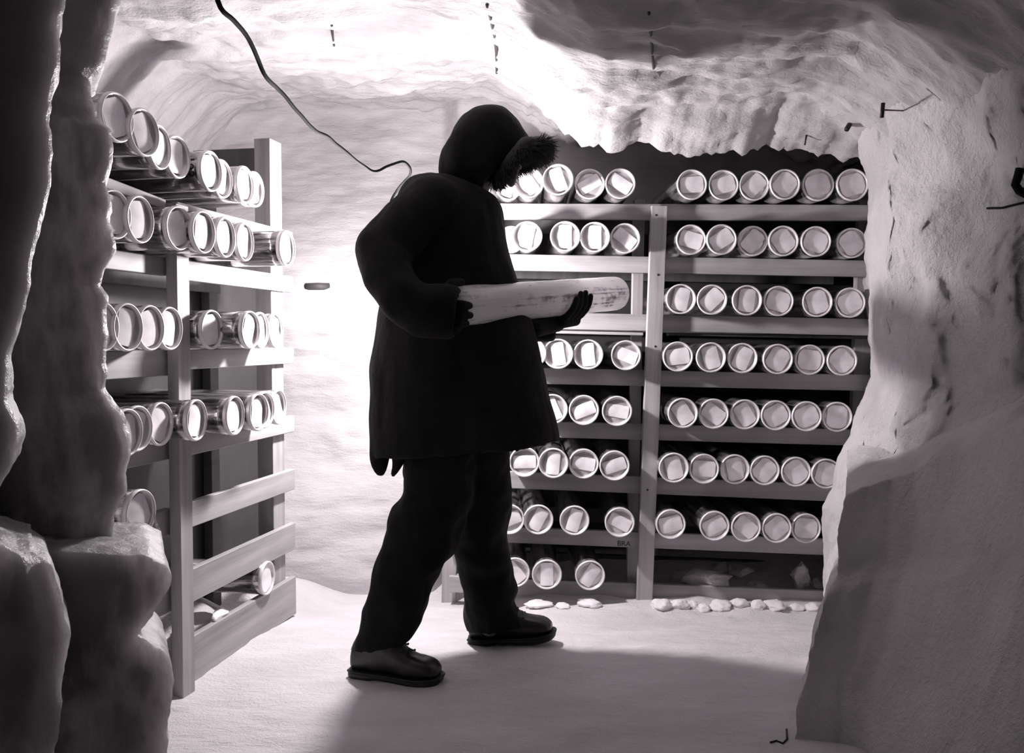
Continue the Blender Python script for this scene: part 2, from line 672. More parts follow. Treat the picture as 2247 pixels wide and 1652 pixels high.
def label_geo(wd, rad=0.0488):
    """stiff paper strip cut to the round lid, standing a little proud of it"""
    n = 10
    top, bot = [], []
    for i in range(n + 1):
        x = (i / n - 0.5) * wd
        h = math.sqrt(max(1e-8, rad * rad - x * x))
        hh = min(h, rad * 0.93)
        top.append((x, hh))
        bot.append((x, -hh))
    vs, fs = [], []
    for y in (0.0048, 0.0058):
        for x, z in top:
            vs.append(Vector((x, y + 0.0016 * (x / wd * 2) ** 2, z)))
        for x, z in bot:
            vs.append(Vector((x, y + 0.0016 * (x / wd * 2) ** 2, z)))
    m1 = 2 * (n + 1)
    for i in range(n):
        a, b_ = i, n + 1 + i
        fs.append((a, a + 1, b_ + 1, b_))
        fs.append((m1 + a, m1 + b_, m1 + b_ + 1, m1 + a + 1))
        fs.append((a, m1 + a, m1 + a + 1, a + 1))
        fs.append((b_, b_ + 1, m1 + b_ + 1, m1 + b_))
    fs.append((0, n + 1, m1 + n + 1, m1))
    fs.append((n, m1 + n, m1 + 2 * n + 1, 2 * n + 1))
    return vs, fs


def mesh_of(name, geo, material, smooth=True):
    o = obj(name, geo[0], geo[1], material, smooth=smooth)
    me = o.data
    bpy.data.objects.remove(o)
    return me


ME = {
    'body': mesh_of('tube_body', body_geo, M['tube']),
    'rim': mesh_of('rim', rim_geo, M['rimmat']),
    'cap': mesh_of('end_cap', cap_geo, M['capmat']),
}
ME['labels'] = [mesh_of('paper_label', label_geo(wd), M['paper'], False) for wd in (0.050, 0.062, 0.078)]
rr = random.Random(3)


def core_tube(loc, rotz, label, group, pitch=0.0, lab_ang=None, lab=0, s=1.0, length=1.0):
    t = empty('core_tube', loc, label, 'core tube', group, (pitch, 0, rotz))
    t.scale = (s, 1.0, s)
    for nm, me in (('tube_body', ME['body']), ('rim', ME['rim']), ('end_cap', ME['cap'])):
        c = bpy.data.objects.new(nm, me)
        C.objects.link(c)
        c.parent = t
        if nm == 'tube_body' and length != 1.0:
            c.scale = (1, length, 1)
    if lab is not None:
        c = bpy.data.objects.new('paper_label', ME['labels'][lab])
        C.objects.link(c)
        c.parent = t
        c.rotation_euler = (0, lab_ang if lab_ang is not None else rr.uniform(-1.5, 1.5), 0)
    return t


# ---- back rack: rail pixel lines (x0, ytop, ybottom, x1, ytop, ybottom) at depth
DR = 3.72
ORD = ['first', 'second', 'third', 'fourth', 'fifth', 'sixth', 'seventh', 'eighth']


def rd(px):                     # the rack turns very slightly towards the camera on its right
    return DR - 0.05 * (px - 1000) / 900.0


back = empty('storage_rack', (0.6, 3.75, 0.0), 'tall pine board rack filling the recess behind the man, eight shelves of core tubes', 'rack')
RAILS = [((985, 445, 481), (1925, 450, 484)), ((985, 555, 591), (1925, 572, 608)), ((985, 681, 717), (1925, 700, 737)), ((985, 802, 839), (1925, 824, 857)),
         ((985, 918, 955), (1925, 945, 978)), ((985, 1028, 1067), (1925, 1068, 1103)), ((985, 1151, 1186), (1925, 1188, 1222)), ((985, 1264, 1300), (1925, 1302, 1338))]


def rail_top(i, px):
    a, b_ = RAILS[i]
    k = (px - a[0]) / (b_[0] - a[0])
    return a[1] + (b_[1] - a[1]) * k


for i, (a, b_) in enumerate(RAILS):
    pa0, pa1 = P(a[0], a[1], rd(a[0])), P(a[0], a[2], rd(a[0]))
    pb0, pb1 = P(b_[0], b_[1], rd(b_[0])), P(b_[0], b_[2], rd(b_[0]))
    hgt = ((pa0 - pa1).length + (pb0 - pb1).length) / 2
    o = board('shelf_rail', (pa0 + pa1) / 2 + Vector((0, .012, 0)), (pb0 + pb1) / 2 + Vector((0, .012, 0)), hgt, 0.024, M['pine_x'], back)
    # rear rail of the same shelf, darkened in colour for the recess's shade
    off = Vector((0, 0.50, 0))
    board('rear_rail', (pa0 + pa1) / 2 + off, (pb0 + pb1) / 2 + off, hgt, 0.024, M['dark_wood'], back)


def post_at(p0, p1, wd, th, material, parent, name='post', dy=0.0):
    a = P(*p0) + Vector((0, dy, 0))
    b_ = P(*p1) + Vector((0, dy, 0))
    return board(name, a, b_, wd, th, material, parent, up=Vector((1, 0, 0)))


o = post_at((1446, 452, rd(1446) - .034), (1413, 1330, rd(1413) - .034), 0.063, 0.034, M['pine_x'], back)
post = o
# inner uprights behind the rails
post_at((1402, 440, 3.79), (1385, 1330, 3.79), 0.045, 0.04, M['pine_x'], back)
post_at((1902, 440, 3.80), (1872, 1330, 3.80), 0.075, 0.04, M['pine_x'], back)
post_at((1000, 440, 3.79), (985, 1330, 3.79), 0.06, 0.04, M['pine_x'], back)
for px in (1000, 1440, 1895):
    post_at((px, 470, 4.22), (px - 15, 1240, 4.22), 0.06, 0.04, M['pine_x'], back)
board('back_panel', Vector((-0.30, 4.32, 0.86)), Vector((1.62, 4.27, 0.86)), 1.60, 0.012, M['recess_shade'], back)  # black sheet added to paint the recess dark behind the tubes
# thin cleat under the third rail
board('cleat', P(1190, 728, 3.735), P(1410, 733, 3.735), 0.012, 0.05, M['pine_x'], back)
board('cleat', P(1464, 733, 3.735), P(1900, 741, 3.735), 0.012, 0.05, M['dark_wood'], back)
# nail heads in the post
for px, py in ((1440, 472), (1444, 603), (1438, 760), (1421, 1075)):
    c = P(px, py, rd(px) - .0515)
    v_, f_ = lathe([(0.0001, -0.002), (0.004, -0.0015), (0.0045, 0.001)], 10)
    obj('nail_head', [v + c - back.location for v in v_], f_, M['iron'], back)

ROWS = [
    ([1116, 1160, 1224, 1293, 1360], [1516, 1585, 1652, 1719, 1791, 1866]),
    ([1122, 1157, 1240, 1305, 1371], [1515, 1582, 1650, 1717, 1788, 1866]),
    ([], [1494, 1562, 1639, 1708, 1793, 1865]),
    ([1166, 1225, 1291, 1374], [1488, 1561, 1630, 1708, 1778, 1849]),
    ([1213, 1282, 1355], [1500, 1568, 1637, 1705, 1773, 1840]),
    ([1151, 1215, 1282, 1350], [1481, 1548, 1616, 1682, 1751, 1818]),
    ([1118, 1182, 1262, 1362], [1475, 1572, 1642, 1710, 1775]),
    ([1130, 1201, 1297], []),
]
LABANG = {(0, 1): -.6, (0, 2): -.35, (0, 3): 1.05, (0, 4): -1.0, (1, 1): .2, (1, 2): 0, (1, 3): 0, (1, 4): -.9, (3, 1): -.15, (3, 2): -.1, (3, 3): -1.2, (4, 1): 1.2, (4, 2): -1.4,
          (5, 0): 1.55, (5, 1): .1, (5, 2): -1.4, (5, 3): 1.25, (6, 1): .5, (6, 2): .3, (6, 3): -1.1, (7, 1): 0, (7, 2): .6,
          (0, 5): 1.5, (0, 6): 1.3, (0, 7): .8, (0, 8): .7, (1, 5): -1.3, (1, 6): 1.0, (1, 7): .7, (2, 0): .2, (2, 1): .8, (2, 2): .1}
shelfname = ['top', 'second', 'third', 'fourth', 'fifth', 'sixth', 'seventh', 'bottom']
for ri, (L_, R_) in enumerate(ROWS):
    seq = [(x, 'L') for x in L_] + [(x, 'R') for x in R_]
    zprev = None
    for k, (px, side) in enumerate(seq):
        D = 3.575 + rr.uniform(-.02, .02)
        if ri == 0 and k == 2:
            D = 3.50
        zr_ = P(px, rail_top(ri, px), rd(px)).z
        s = 1.0
        if ri == 0 and px > 1750:
            s = 1.06
        if k == 0 and ri in (0, 1):
            D += 0.07
            s = 0.9
        z = zr_ + RT * s + 0.0005
        x = P(px, 745, D).x
        if side == 'L':
            n = len(L_) - k
            where = 'first left of the middle post'
            if n > 1:
                where = ORD[n - 1] + ' left of the middle post'
        else:
            n = k - len(L_) + 1
            where = ORD[n - 1] + ' right of the middle post'
        lab = 'core tube, back rack %s shelf, %s' % (shelfname[ri], where)
        li = 0 if side == 'L' else (1 if n <= 3 else 2)
        kk = (ri, k)
        t = core_tube((x, D, z), rr.uniform(-.03, .03), lab, 'core tubes on the back rack', pitch=rr.uniform(-.004, .004),
                      lab_ang=LABANG.get(kk), lab=li, s=s)

# stencilled lettering on the seventh rail, cut off by the post
cu = bpy.data.curves.new('stencil', 'FONT')
cu.body = 'BRAY'
cu.size = 0.030
cu.extrude = 0.0004
to = bpy.data.objects.new('stencil', cu)
C.objects.link(to)
bpy.context.view_layer.update()
me = bpy.data.meshes.new_from_object(to.evaluated_get(bpy.context.evaluated_depsgraph_get()))
bpy.data.objects.remove(to)
st = bpy.data.objects.new('stencil_lettering', me)
me.materials.clear(); me.materials.append(M['ink'])
C.objects.link(st)
st.parent = back
c = P(1354, 1197, rd(1354)) + Vector((0, -0.0015, 0))
st.matrix_local = Matrix.Translation(c - back.location) @ Matrix.Rotation(0.036, 4, 'Y') @ Matrix.Rotation(PI / 2, 4, 'X') @ Matrix.Scale(1.0, 4)
st['label'] = 'worn black stencilled capitals on the pine rail'

# ---- left rack
ZH = Vector((0, 0, 1))
u_dir = Vector((0.205, 1, 0)).normalized()
n_dir = Vector((u_dir.y, -u_dir.x, 0))          # towards the room


def lp(y, off=0.0, z=0.0):
    """point on the left rack's rail plane at depth y, off metres towards the room"""
    return Vector((-1.0 + 0.205 * (y - 2.67), y, z)) + n_dir * off


left = empty('storage_rack', (-1.0, 2.8, 0.0), 'pale pine board rack on the left running away from the camera, seen at an angle', 'rack')


def lrail(y0, y1, zt0, zb0, zt1, zb1, off, name='shelf_rail', material=None, th=0.022):
    a = lp(y0, off, (zt0 + zb0) / 2)
    b_ = lp(y1, off, (zt1 + zb1) / 2)
    return board(name, a, b_, ((zt0 - zb0) + (zt1 - zb1)) / 2, th, material or M['pine_x'], left)


for zt, zb in ((1.455, 1.405), (1.287, 1.228), (1.020, 0.960), (0.762, 0.700), (0.558, 0.480), (0.352, 0.250), (0.145, 0.0)):
    lrail(2.70, 3.46, zt, zb, zt, zb, 0.0)
# second bay, nearer the camera, its rails set a little further in
for zt, zb, zt2 in ((1.505, 1.475, 1.455), (1.287, 1.235, 1.287), (1.020, 0.945, 1.020), (0.762, 0.70, 0.762), (0.556, 0.478, 0.556), (0.35, 0.25, 0.35)):
    lrail(1.98, 2.66, zt, zb, zt2, zb - zt + zt2, -0.012)
for zt in (1.455, 1.287, 1.020, 0.762):
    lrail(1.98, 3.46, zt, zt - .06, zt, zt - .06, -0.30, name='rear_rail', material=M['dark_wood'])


def lpost(y0, y1, z0, z1, off0, off1, material, name='post'):
    c = (lp((y0 + y1) / 2, (off0 + off1) / 2, 0))
    a = Vector((c.x, c.y, z0))
    b_ = Vector((c.x, c.y, z1))
    d = (lp(y1) - lp(y0)).length
    bm = bmesh.new()
    bmesh.ops.create_cube(bm, size=1.0)
    for v in bm.verts:
        v.co = Vector((v.co.x * (z1 - z0), v.co.y * abs(off1 - off0), v.co.z * d))
    bmesh.ops.bevel(bm, geom=bm.edges[:], offset=0.002, segments=1, affect='EDGES')
    me = bpy.data.meshes.new(name)
    bm.to_mesh(me)
    bm.free()
    me.materials.append(material)
    o = bpy.data.objects.new(name, me)
    C.objects.link(o)
    o.parent = left
    mw = Matrix((ZH, n_dir, u_dir)).transposed().to_4x4()
    mw.translation = (a + b_) / 2
    o.matrix_local = Matrix.Translation(-left.location) @ mw
    return o


lpost(2.635, 2.70, -0.01, 1.44, 0.011, 0.046, M['pine_x'])
lpost(3.33, 3.42, -0.06, 1.78, -0.075, -0.012, M['pine_x'])
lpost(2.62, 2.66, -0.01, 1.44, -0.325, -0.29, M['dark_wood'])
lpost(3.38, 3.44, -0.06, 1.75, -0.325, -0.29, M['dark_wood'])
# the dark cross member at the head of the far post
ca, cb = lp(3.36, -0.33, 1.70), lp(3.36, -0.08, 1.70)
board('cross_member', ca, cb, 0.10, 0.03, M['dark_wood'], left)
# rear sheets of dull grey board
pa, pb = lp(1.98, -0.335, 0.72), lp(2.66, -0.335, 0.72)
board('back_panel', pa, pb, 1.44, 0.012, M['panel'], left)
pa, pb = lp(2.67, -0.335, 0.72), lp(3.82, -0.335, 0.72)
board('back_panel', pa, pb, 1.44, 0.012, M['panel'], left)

# (px, py centre, recess) -> tubes; the faces stand 0.165 out of the rails
FOFF = 0.155
LT = [
    ('top', 1.455, [(258, 257, 0), (317, 290, 0), (350, 322, .01), (390, 344, .0), (463, 375, 0), (488, 392, 0), (538, 405, 0), (560, 415, 0)]),
    ('second', 1.287, [(252, 452, 0), (308, 468, 0), (393, 481, 0), (447, 519, 0), (495, 525, 0), (538, 536, 0), (630, 545, -.045)]),
    ('third', 1.020, [(226, 703, 0), (281, 702, 0), (331, 706, 0), (374, 710, 0), (466, 715, .07), (550, 717, 0), (573, 718, .01), (606, 721, -.01)]),
    ('fourth', 0.762, [(280, 937, .01), (303, 934, 0), (354, 930, 0), (432, 922, -.02), (516, 908, 0), (568, 902, -.01), (582, 902, -.01), (612, 890, -.02)]),
    ('fifth', 0.558, [(309, 1120, 0)]),
    ('bottom', 0.145, [(588, 1265, .13)]),
]
ROTL = math.atan2(n_dir.x, -n_dir.y)
for sn, zt, lst in LT:
    for k, (px, py, rec) in enumerate(lst):
        o0 = lp(2.67, FOFF - rec)
        r = ray(px, py)
        # intersect the viewing ray with the plane of faces
        # X = o0.x + 0.205*(Y - o0.y)
        kx = r.x / r.y
        Y = (o0.x - 0.205 * o0.y) / (kx - 0.205)
        if sn != 'bottom' and k > 0 and Y < prevY + 0.1235:
            Y = prevY + 0.1235
            # slide the tube along its own axis until its face is where the photo shows it
            base = lp(Y, 0)
            off = (kx * base.y - base.x) / (n_dir.x - kx * n_dir.y)
            q = base + n_dir * off
            X, Yq = q.x, q.y
        else:
            X, Yq = kx * Y, Y
        prevY = Y
        Y = Yq
        z = zt + RT + 0.0005
        if sn == 'top':
            z = P(px, py, Y).z
        if len(lst) == 1:
            where = {'fifth': 'alone on the fifth shelf beside the near post', 'bottom': 'alone at the foot of the far post'}[sn]
            lab = 'core tube lying %s of the left rack' % where
        else:
            lab = 'core tube on %s shelf of left rack, %s from the camera end' % (sn, ORD[k])
        core_tube((X, Y, z), ROTL + rr.uniform(-.06, .06), lab, 'core tubes on the left rack', lab=1 if k % 2 else 2,
                  lab_ang=rr.uniform(-.5, .5), length=0.76)
# lower layer under the near top tubes
for k, (Y, rec) in enumerate(((2.12, .13), (2.26, .16), (2.40, .15))):
    p = lp(Y, FOFF - rec)
# text on a top-shelf tube
cu = bpy.data.curves.new('marking', 'FONT')
cu.body = '102'
cu.size = 0.042
cu.extrude = 0.0003
to = bpy.data.objects.new('marking', cu)
C.objects.link(to)
bpy.context.view_layer.update()
me = bpy.data.meshes.new_from_object(to.evaluated_get(bpy.context.evaluated_depsgraph_get()))
bpy.data.objects.remove(to)
me.materials.clear(); me.materials.append(M['ink'])
host = None
for ob in C.objects:
    if ob.name.startswith('core_tube') and ob.get('label', '').startswith('core tube on top shelf of left rack, fifth'):
        host = ob
bm = bmesh.new()
bm.from_mesh(me)
bmesh.ops.subdivide_edges(bm, edges=bm.edges[:], cuts=2)
R0 = RT * 0.968
for v in bm.verts:                                   # wrap round the tube: text runs round the girth
    a = -0.15 + (-v.co.x) / R0 + 0.75
    rad = R0 + v.co.z + 0.0002
    v.co = Vector((-0 + rad * math.cos(a) * -1 * -1, 0.048 - v.co.y, rad * math.sin(a)))
for v in bm.verts:
    v.co.x = -abs(v.co.x) if False else v.co.x
bm.to_mesh(me)
bm.free()
mk = bpy.data.objects.new('number_marking', me)
C.objects.link(mk)
mk.parent = host
# the side turned to the camera on this rack is local -x
mk.scale = (-1, 1, 1)
mk['label'] = 'black painted number on the tube'

# ------------------------------------------------------------------ the man
MAN = empty('person', (-0.15, 2.95, 0.0), 'person in a dark hooded parka and boots, mid-stride, bent over a pale ice core', 'person')


def ring_pts(L, R, D, rdp, n=40, p=2.4, Dl=None, Dr=None):
    a = P(L[0], L[1], D if Dl is None else Dl)
    b_ = P(R[0], R[1], D if Dr is None else Dr)
    c = (a + b_) / 2
    h = (b_ - a) / 2
    dep = Vector((0, 1, 0))
    dep = (dep - h.normalized() * dep.dot(h.normalized())).normalized()
    out = []
    for k in range(n):
        t = 2 * PI * k / n
        cs, sn = math.cos(t), math.sin(t)
        x = math.copysign(abs(cs) ** (2 / p), cs)
        y = math.copysign(abs(sn) ** (2 / p), sn)
        out.append(c + h * x + dep * (rdp * y))
    return out


def loft(rings, closed=True):
    n = len(rings[0])
    vs, fs = [], []
    for r in rings:
        vs += r
    for i in range(len(rings) - 1):
        for k in range(n):
            a, b_ = i * n + k, i * n + (k + 1) % n
            fs.append((a, b_, b_ + n, a + n))
    if closed:
        fs.append(tuple(range(n - 1, -1, -1)))
        fs.append(tuple((len(rings) - 1) * n + k for k in range(n)))
    return vs, fs


def smooth_rings(rings, per=5):
    out = []
    n = len(rings[0])
    cols = [smooth_path([r[k] for r in rings], per) for k in range(n)]
    return [[cols[k][i] for k in range(n)] for i in range(len(cols[0]))]


def capsule(p0, r0, p1, r1, n=20, m=7):
    """tapered limb segment with round ends"""
    p0, p1 = Vector(p0), Vector(p1)
    t = (p1 - p0)
    L = t.length
    t.normalize()
    a = t.cross(Vector((0, 0, 1)))
    if a.length < 1e-3:
        a = t.cross(Vector((0, 1, 0)))
    a.normalize()
    b_ = t.cross(a)
    rings = []
    for i in range(m):
        an = -PI / 2 + (PI / 2) * i / m
        rings.append((p0 + t * (r0 * math.sin(an)), r0 * math.cos(an) + 1e-5))
    for i in range(5):
        k = i / 4
        rings.append((p0.lerp(p1, k), r0 + (r1 - r0) * k))
    for i in range(1, m + 1):
        an = (PI / 2) * i / m
        rings.append((p1 + t * (r1 * math.sin(an)), r1 * math.cos(an) + 1e-5))
    rr_ = [[c + a * (math.cos(2 * PI * k / n) * r) + b_ * (math.sin(2 * PI * k / n) * r) for k in range(n)] for c, r in rings]
    return loft(rr_)


def chain(pts, rads):
    gs = []
    for i in range(len(pts) - 1):
        gs.append(capsule(pts[i], rads[i], pts[i + 1], rads[i + 1]))
    return gs


def fuse(name, geos, voxel, material, parent, wrinkle=None, smooth_it=2):
    """join closed shapes into one continuous skin"""
    vs, fs = merge(*geos)
    o = obj(name, vs, fs, material)
    rm = o.modifiers.new('r', 'REMESH')
    rm.mode = 'VOXEL'
    rm.voxel_size = voxel
    sm = o.modifiers.new('s', 'SMOOTH')
    sm.iterations = smooth_it
    sm.factor = 0.5
    bpy.context.view_layer.update()
    dg = bpy.context.evaluated_depsgraph_get()
    me = bpy.data.meshes.new_from_object(o.evaluated_get(dg))
    bpy.data.objects.remove(o)
    if wrinkle:
        nrm = [v.normal.copy() for v in me.vertices]
        for v, nn in zip(me.vertices, nrm):
            v.co += nn * wrinkle(v.co)
    for v in me.vertices:
        v.co -= parent.location
    me.materials.clear()
    me.materials.append(material)
    me.polygons.foreach_set('use_smooth', [True] * len(me.polygons))
    me.name = name
    o = bpy.data.objects.new(name, me)
    C.objects.link(o)
    o.parent = parent
    return o


def fold(amp, sx=7, sz=4):
    def f(p):
        a = noise.noise(Vector((p.x * sx + 2 * noise.noise(p * 3), p.y * sx, p.z * sz)))
        b_ = noise.noise(Vector((p.x * sx * 2.7, p.y * sx * 2.7, p.z * sz * 2.2 + 5)))
        return amp * (a * 1.3 + 0.5 * b_)
    return f


TD = 2.96
# parka: trunk + skirt
trunk = [((985, 385), (1082, 428), .08), ((940, 382), (1096, 442), .13), ((900, 400), (1103, 462), .175), ((872, 440), (1108, 500), .205), ((855, 500), (1114, 545), .21), ((850, 570), (1128, 590), .20),
         ((842, 640), (1145, 645), .19), ((832, 700), (1163, 700), .19), ((822, 765), (1178, 755), .20), ((813, 840), (1195, 828), .21), ((809, 915), (1211, 893), .215), ((812, 965), (1222, 940), .215), ((816, 1000), (1227, 966), .21)]
rings = [ring_pts(L, R, TD, r_) for L, R, r_ in trunk]
rings = smooth_rings(rings, 4)
rings.append(ring_pts((835, 992), (1205, 958), TD, .19))
rings.append(ring_pts((900, 960), (1150, 940), TD, .12))
g_trunk = loft(rings)
# torn tail flaps at the back hem
fl1 = smooth_rings([ring_pts((811, 960), (862, 975), 2.90, .05), ring_pts((812, 1000), (852, 1003), 2.90, .030), ring_pts((818, 1026), (847, 1028), 2.89, .018), ring_pts((830, 1043), (840, 1044), 2.89, .010)], 3)
fl2 = smooth_rings([ring_pts((852, 965), (905, 965), 2.86, .05), ring_pts((861, 1003), (893, 1000), 2.86, .030), ring_pts((863, 1025), (880, 1022), 2.86, .016), ring_pts((857, 1047), (862, 1046), 2.86, .008)], 3)


def PR(px, py, D, rpx):
    return P(px, py, D), rpx * D / F


# near (right) arm
na = [PR(948, 448, 2.80, 66), PR(895, 492, 2.76, 62), PR(842, 548, 2.71, 61), PR(850, 606, 2.66, 56), PR(884, 655, 2.63, 54), PR(930, 682, 2.62, 56)]
g_arm = chain([a[0] for a in na], [a[1] for a in na])
cuff = smooth_rings([ring_pts((905, 735), (925, 622), 2.63, .07), ring_pts((945, 744), (962, 622), 2.64, .075), ring_pts((985, 748), (1000, 626), 2.65, .078), ring_pts((1003, 742), (1012, 640), 2.66, .074)], 4)
cuff.append(ring_pts((995, 728), (1003, 650), 2.66, .060))
cuff.append(ring_pts((960, 715), (966, 665), 2.65, .045))
g_cuff = loft(cuff)
# far (left) arm
fa = [PR(1020, 470, 3.05, 50), PR(1035, 560, 3.11, 46), PR(1060, 660, 3.13, 42), PR(1110, 712, 3.13, 33), PR(1165, 722, 3.12, 27)]
g_arm2 = chain([a[0] for a in fa], [a[1] for a in fa])
cuff2 = [ring_pts((1140, 752), (1140, 694), 3.12, .05), ring_pts((1185, 752), (1180, 694), 3.11, .05), ring_pts((1212, 748), (1205, 700), 3.10, .047), ring_pts((1219, 738), (1214, 708), 3.10, .042)]
g_cuff2 = loft(smooth_rings(cuff2, 3))
parka = fuse('parka', [g_trunk, loft(fl1), loft(fl2), g_arm, g_cuff, g_arm2, g_cuff2], 0.0075, M['parka'], MAN, fold(0.0065, 8, 4.5), 2)

# hood: an open shell from the crown to the face opening
hr = [((1002, 270), (1030, 247), .04, 2.97), ((982, 312), (1066, 231), .095, 2.96), ((966, 345), (1108, 238), .125, 2.96), ((968, 395), (1136, 262), .135, 2.96), ((1005, 428), (1150, 285), .13, 2.96), ((1052, 425), (1162, 305), .112, 2.96)]
rings = smooth_rings([ring_pts(L, R, D, r_, p=2.1) for L, R, r_, D in hr], 4)
inner = [ring_pts((1060, 416), (1153, 314), 2.96, .100, p=2.1), ring_pts((1015, 415), (1138, 300), 2.96, .112, p=2.1), ring_pts((1000, 380), (1118, 285), 2.96, .105, p=2.1), ring_pts((1010, 340), (1080, 275), 2.96, .07, p=2.1)]
fuse('hood', [loft(rings + inner)], 0.006, M['parka'], MAN, fold(0.006, 9, 9), 2)

# fur ruff round the opening
C0 = P(1130, 350, 2.96)
Fd = Vector((0.66, 0, -0.75)).normalized()
Ud = Vector((0.75, 0, 0.66)).normalized()
Dd = Vector((0, 1, 0))
fur_geos = []
path = []
NR = 40
for k in range(NR + 1):
    a = 2 * PI * k / NR
    path.append(C0 + Ud * (0.088 * math.cos(a)) + Dd * (0.098 * math.sin(a)) + Fd * (0.008 * math.cos(3 * a) + 0.022 * max(0, math.cos(a))))
fur_geos.append(tube_path(path, [0.020 + 0.003 * math.sin(5 * k) + 0.010 * max(0, math.cos(2 * PI * k / NR)) for k in range(NR + 1)], 10))
rf = random.Random(11)
for i in range(2300):
    a = rf.gauss(0, 1.25) if i % 3 else rf.uniform(0, 2 * PI)
    top = max(0.0, math.cos(a))
    radial = (Ud * math.cos(a) + Dd * math.sin(a))
    c = C0 + Ud * (0.088 * math.cos(a)) + Dd * (0.098 * math.sin(a)) + Fd * (0.022 * top)
    th = rf.uniform(-0.9, 1.7)
    d = (Fd * math.cos(th) + radial * math.sin(th)).normalized()
    d = (d + Vector((rf.gauss(0, .28), rf.gauss(0, .28), rf.gauss(0, .28)))).normalized()
    L = rf.uniform(0.016, 0.034) + 0.022 * top * rf.random()
    p0 = c + d * 0.008
    p1 = c + d * (0.010 + L * 0.6) + Vector((0.002, 0, -0.004))
    p2 = c + d * (0.010 + L) + Vector((0.006 + rf.gauss(0, .004), rf.gauss(0, .004), -0.014 * rf.random() - .004))
    fur_geos.append(tube_path([p0, p1, p2], [0.0024, 0.0015, 0.0002], 4))
v_, f_ = merge(*fur_geos)
obj('fur_trim', [v - MAN.location for v in v_], f_, M['fur'], MAN)

# body: head, neck, trunk, arms and legs as one skin inside the clothes
HC = P(1086, 332, 2.96)


def hp(f, u, d):
    return HC + Fd * f + Ud * u + Dd * d


def ellipsoid(c, ax, n=22, m=14):
    rings = []
    for i in range(m + 1):
        ph = -PI / 2 + PI * i / m
        ph = max(-PI / 2 + 0.02, min(PI / 2 - 0.02, ph))
        rings.append([c + ax[0] * (math.cos(ph) * math.cos(2 * PI * k / n)) + ax[1] * (math.cos(ph) * math.sin(2 * PI * k / n)) + ax[2] * math.sin(ph) for k in range(n)])
    return loft(rings)


head = [ellipsoid(hp(-.012, .02, 0), (Fd * .095, Dd * .077, Ud * .098)),
        ellipsoid(hp(.022, -.048, 0), (Fd * .066, Dd * .056, Ud * .068)),
        capsule(hp(.060, -.098, 0), .018, hp(.052, -.092, 0), .024),                       # chin
        capsule(hp(.090, .018, 0), .008, hp(.112, -.028, 0), .0125),                       # nose
        capsule(hp(.098, -.030, -.012), .008, hp(.098, -.030, .012), .008),                # nostrils
        capsule(hp(.080, .030, -.038), .010, hp(.084, .030, .038), .010),                  # brow
        capsule(hp(.082, -.056, -.018), .0075, hp(.082, -.056, .018), .0075),              # lips
        capsule(hp(.079, -.068, -.014), .008, hp(.079, -.068, .014), .008),
        capsule(hp(.058, -.02, -.045), .018, hp(.058, -.02, -.046), .018),                 # cheeks
        capsule(hp(.058, -.02, .045), .018, hp(.058, -.02, .046), .018),
        capsule(hp(-.01, .012, -.080), .014, hp(-.012, -.018, -.079), .010),               # ears
        capsule(hp(-.01, .012, .080), .014, hp(-.012, -.018, .079), .010)]
neck = chain([hp(-.02, -.03, 0), P(1020, 440, 2.96)], [.058, .062])
spine = chain([P(1010, 450, 2.96), P(985, 560, 2.96), P(985, 700, 2.96), P(1000, 850, 2.96), P(1000, 960, 2.96)], [.09, .13, .12, .125, .12])
shd = chain([P(985, 460, 2.82), P(985, 460, 3.08)], [.06, .06])
legN = chain([P(975, 960, 2.90), P(930, 1180, 2.87), P(868, 1390, 2.83)], [.085, .058, .042])
legF = chain([P(1040, 960, 3.02), P(1058, 1180, 3.07), P(1075, 1370, 3.12)], [.085, .058, .042])
armN = chain([a[0] for a in na], [.042, .042, .038, .036, .034, .030])
armF = chain([a[0] for a in fa], [.042, .040, .036, .030, .028])
body = fuse('body', head + neck + spine + shd + legN + legF + armN + armF, 0.006, M['skin'], MAN, None, 2)
for s_ in (-1, 1):
    v_, f_ = ellipsoid(hp(.080, .012, .031 * s_), (Fd * .010, Dd * .012, Ud * .008), 12, 8)
    obj('eye', [v - MAN.location for v in v_], f_, M['paper'], MAN)

# trousers
lt = [((890, 950), (1060, 950), 2.92, .14), ((884, 1030), (1048, 1030), 2.91, .13), ((885, 1068), (1042, 1080), 2.90, .12), ((880, 1095), (1034, 1115), 2.89, .115), ((859, 1120), (1022, 1150), 2.88, .11),
      ((850, 1165), (1003, 1195), 2.87, .105), ((835, 1208), (984, 1230), 2.86, .10), ((820, 1258), (958, 1264), 2.85, .09), ((810, 1300), (941, 1310), 2.84, .085), ((797, 1340), (929, 1345), 2.84, .08),
      ((785, 1378), (920, 1378), 2.83, .078), ((776, 1402), (912, 1393), 2.83, .072), ((769, 1430), (905, 1402), 2.83, .066)]
rings = smooth_rings([ring_pts(L, R, D, r_, p=2.2) for L, R, D, r_ in lt], 4)
g1 = loft(rings + [ring_pts((785, 1412), (895, 1394), 2.83, .050)])
rt_ = [((960, 950), (1116, 950), 2.99, .14), ((965, 1010), (1117, 1000), 3.00, .13), ((972, 1050), (1121, 1050), 3.01, .125), ((978, 1100), (1125, 1095), 3.03, .115), ((986, 1150), (1121, 1140), 3.05, .105),
       ((994, 1190), (1113, 1172), 3.06, .10), ((999, 1218), (1117, 1212), 3.07, .095), ((1003, 1252), (1128, 1245), 3.08, .09), ((1011, 1290), (1135, 1290), 3.09, .088), ((1016, 1320), (1127, 1316), 3.10, .085),
       ((1019, 1352), (1138, 1338), 3.11, .085), ((1022, 1385), (1156, 1368), 3.12, .085)]
rings = smooth_rings([ring_pts(L, R, D, r_, p=2.2) for L, R, D, r_ in rt_], 4)
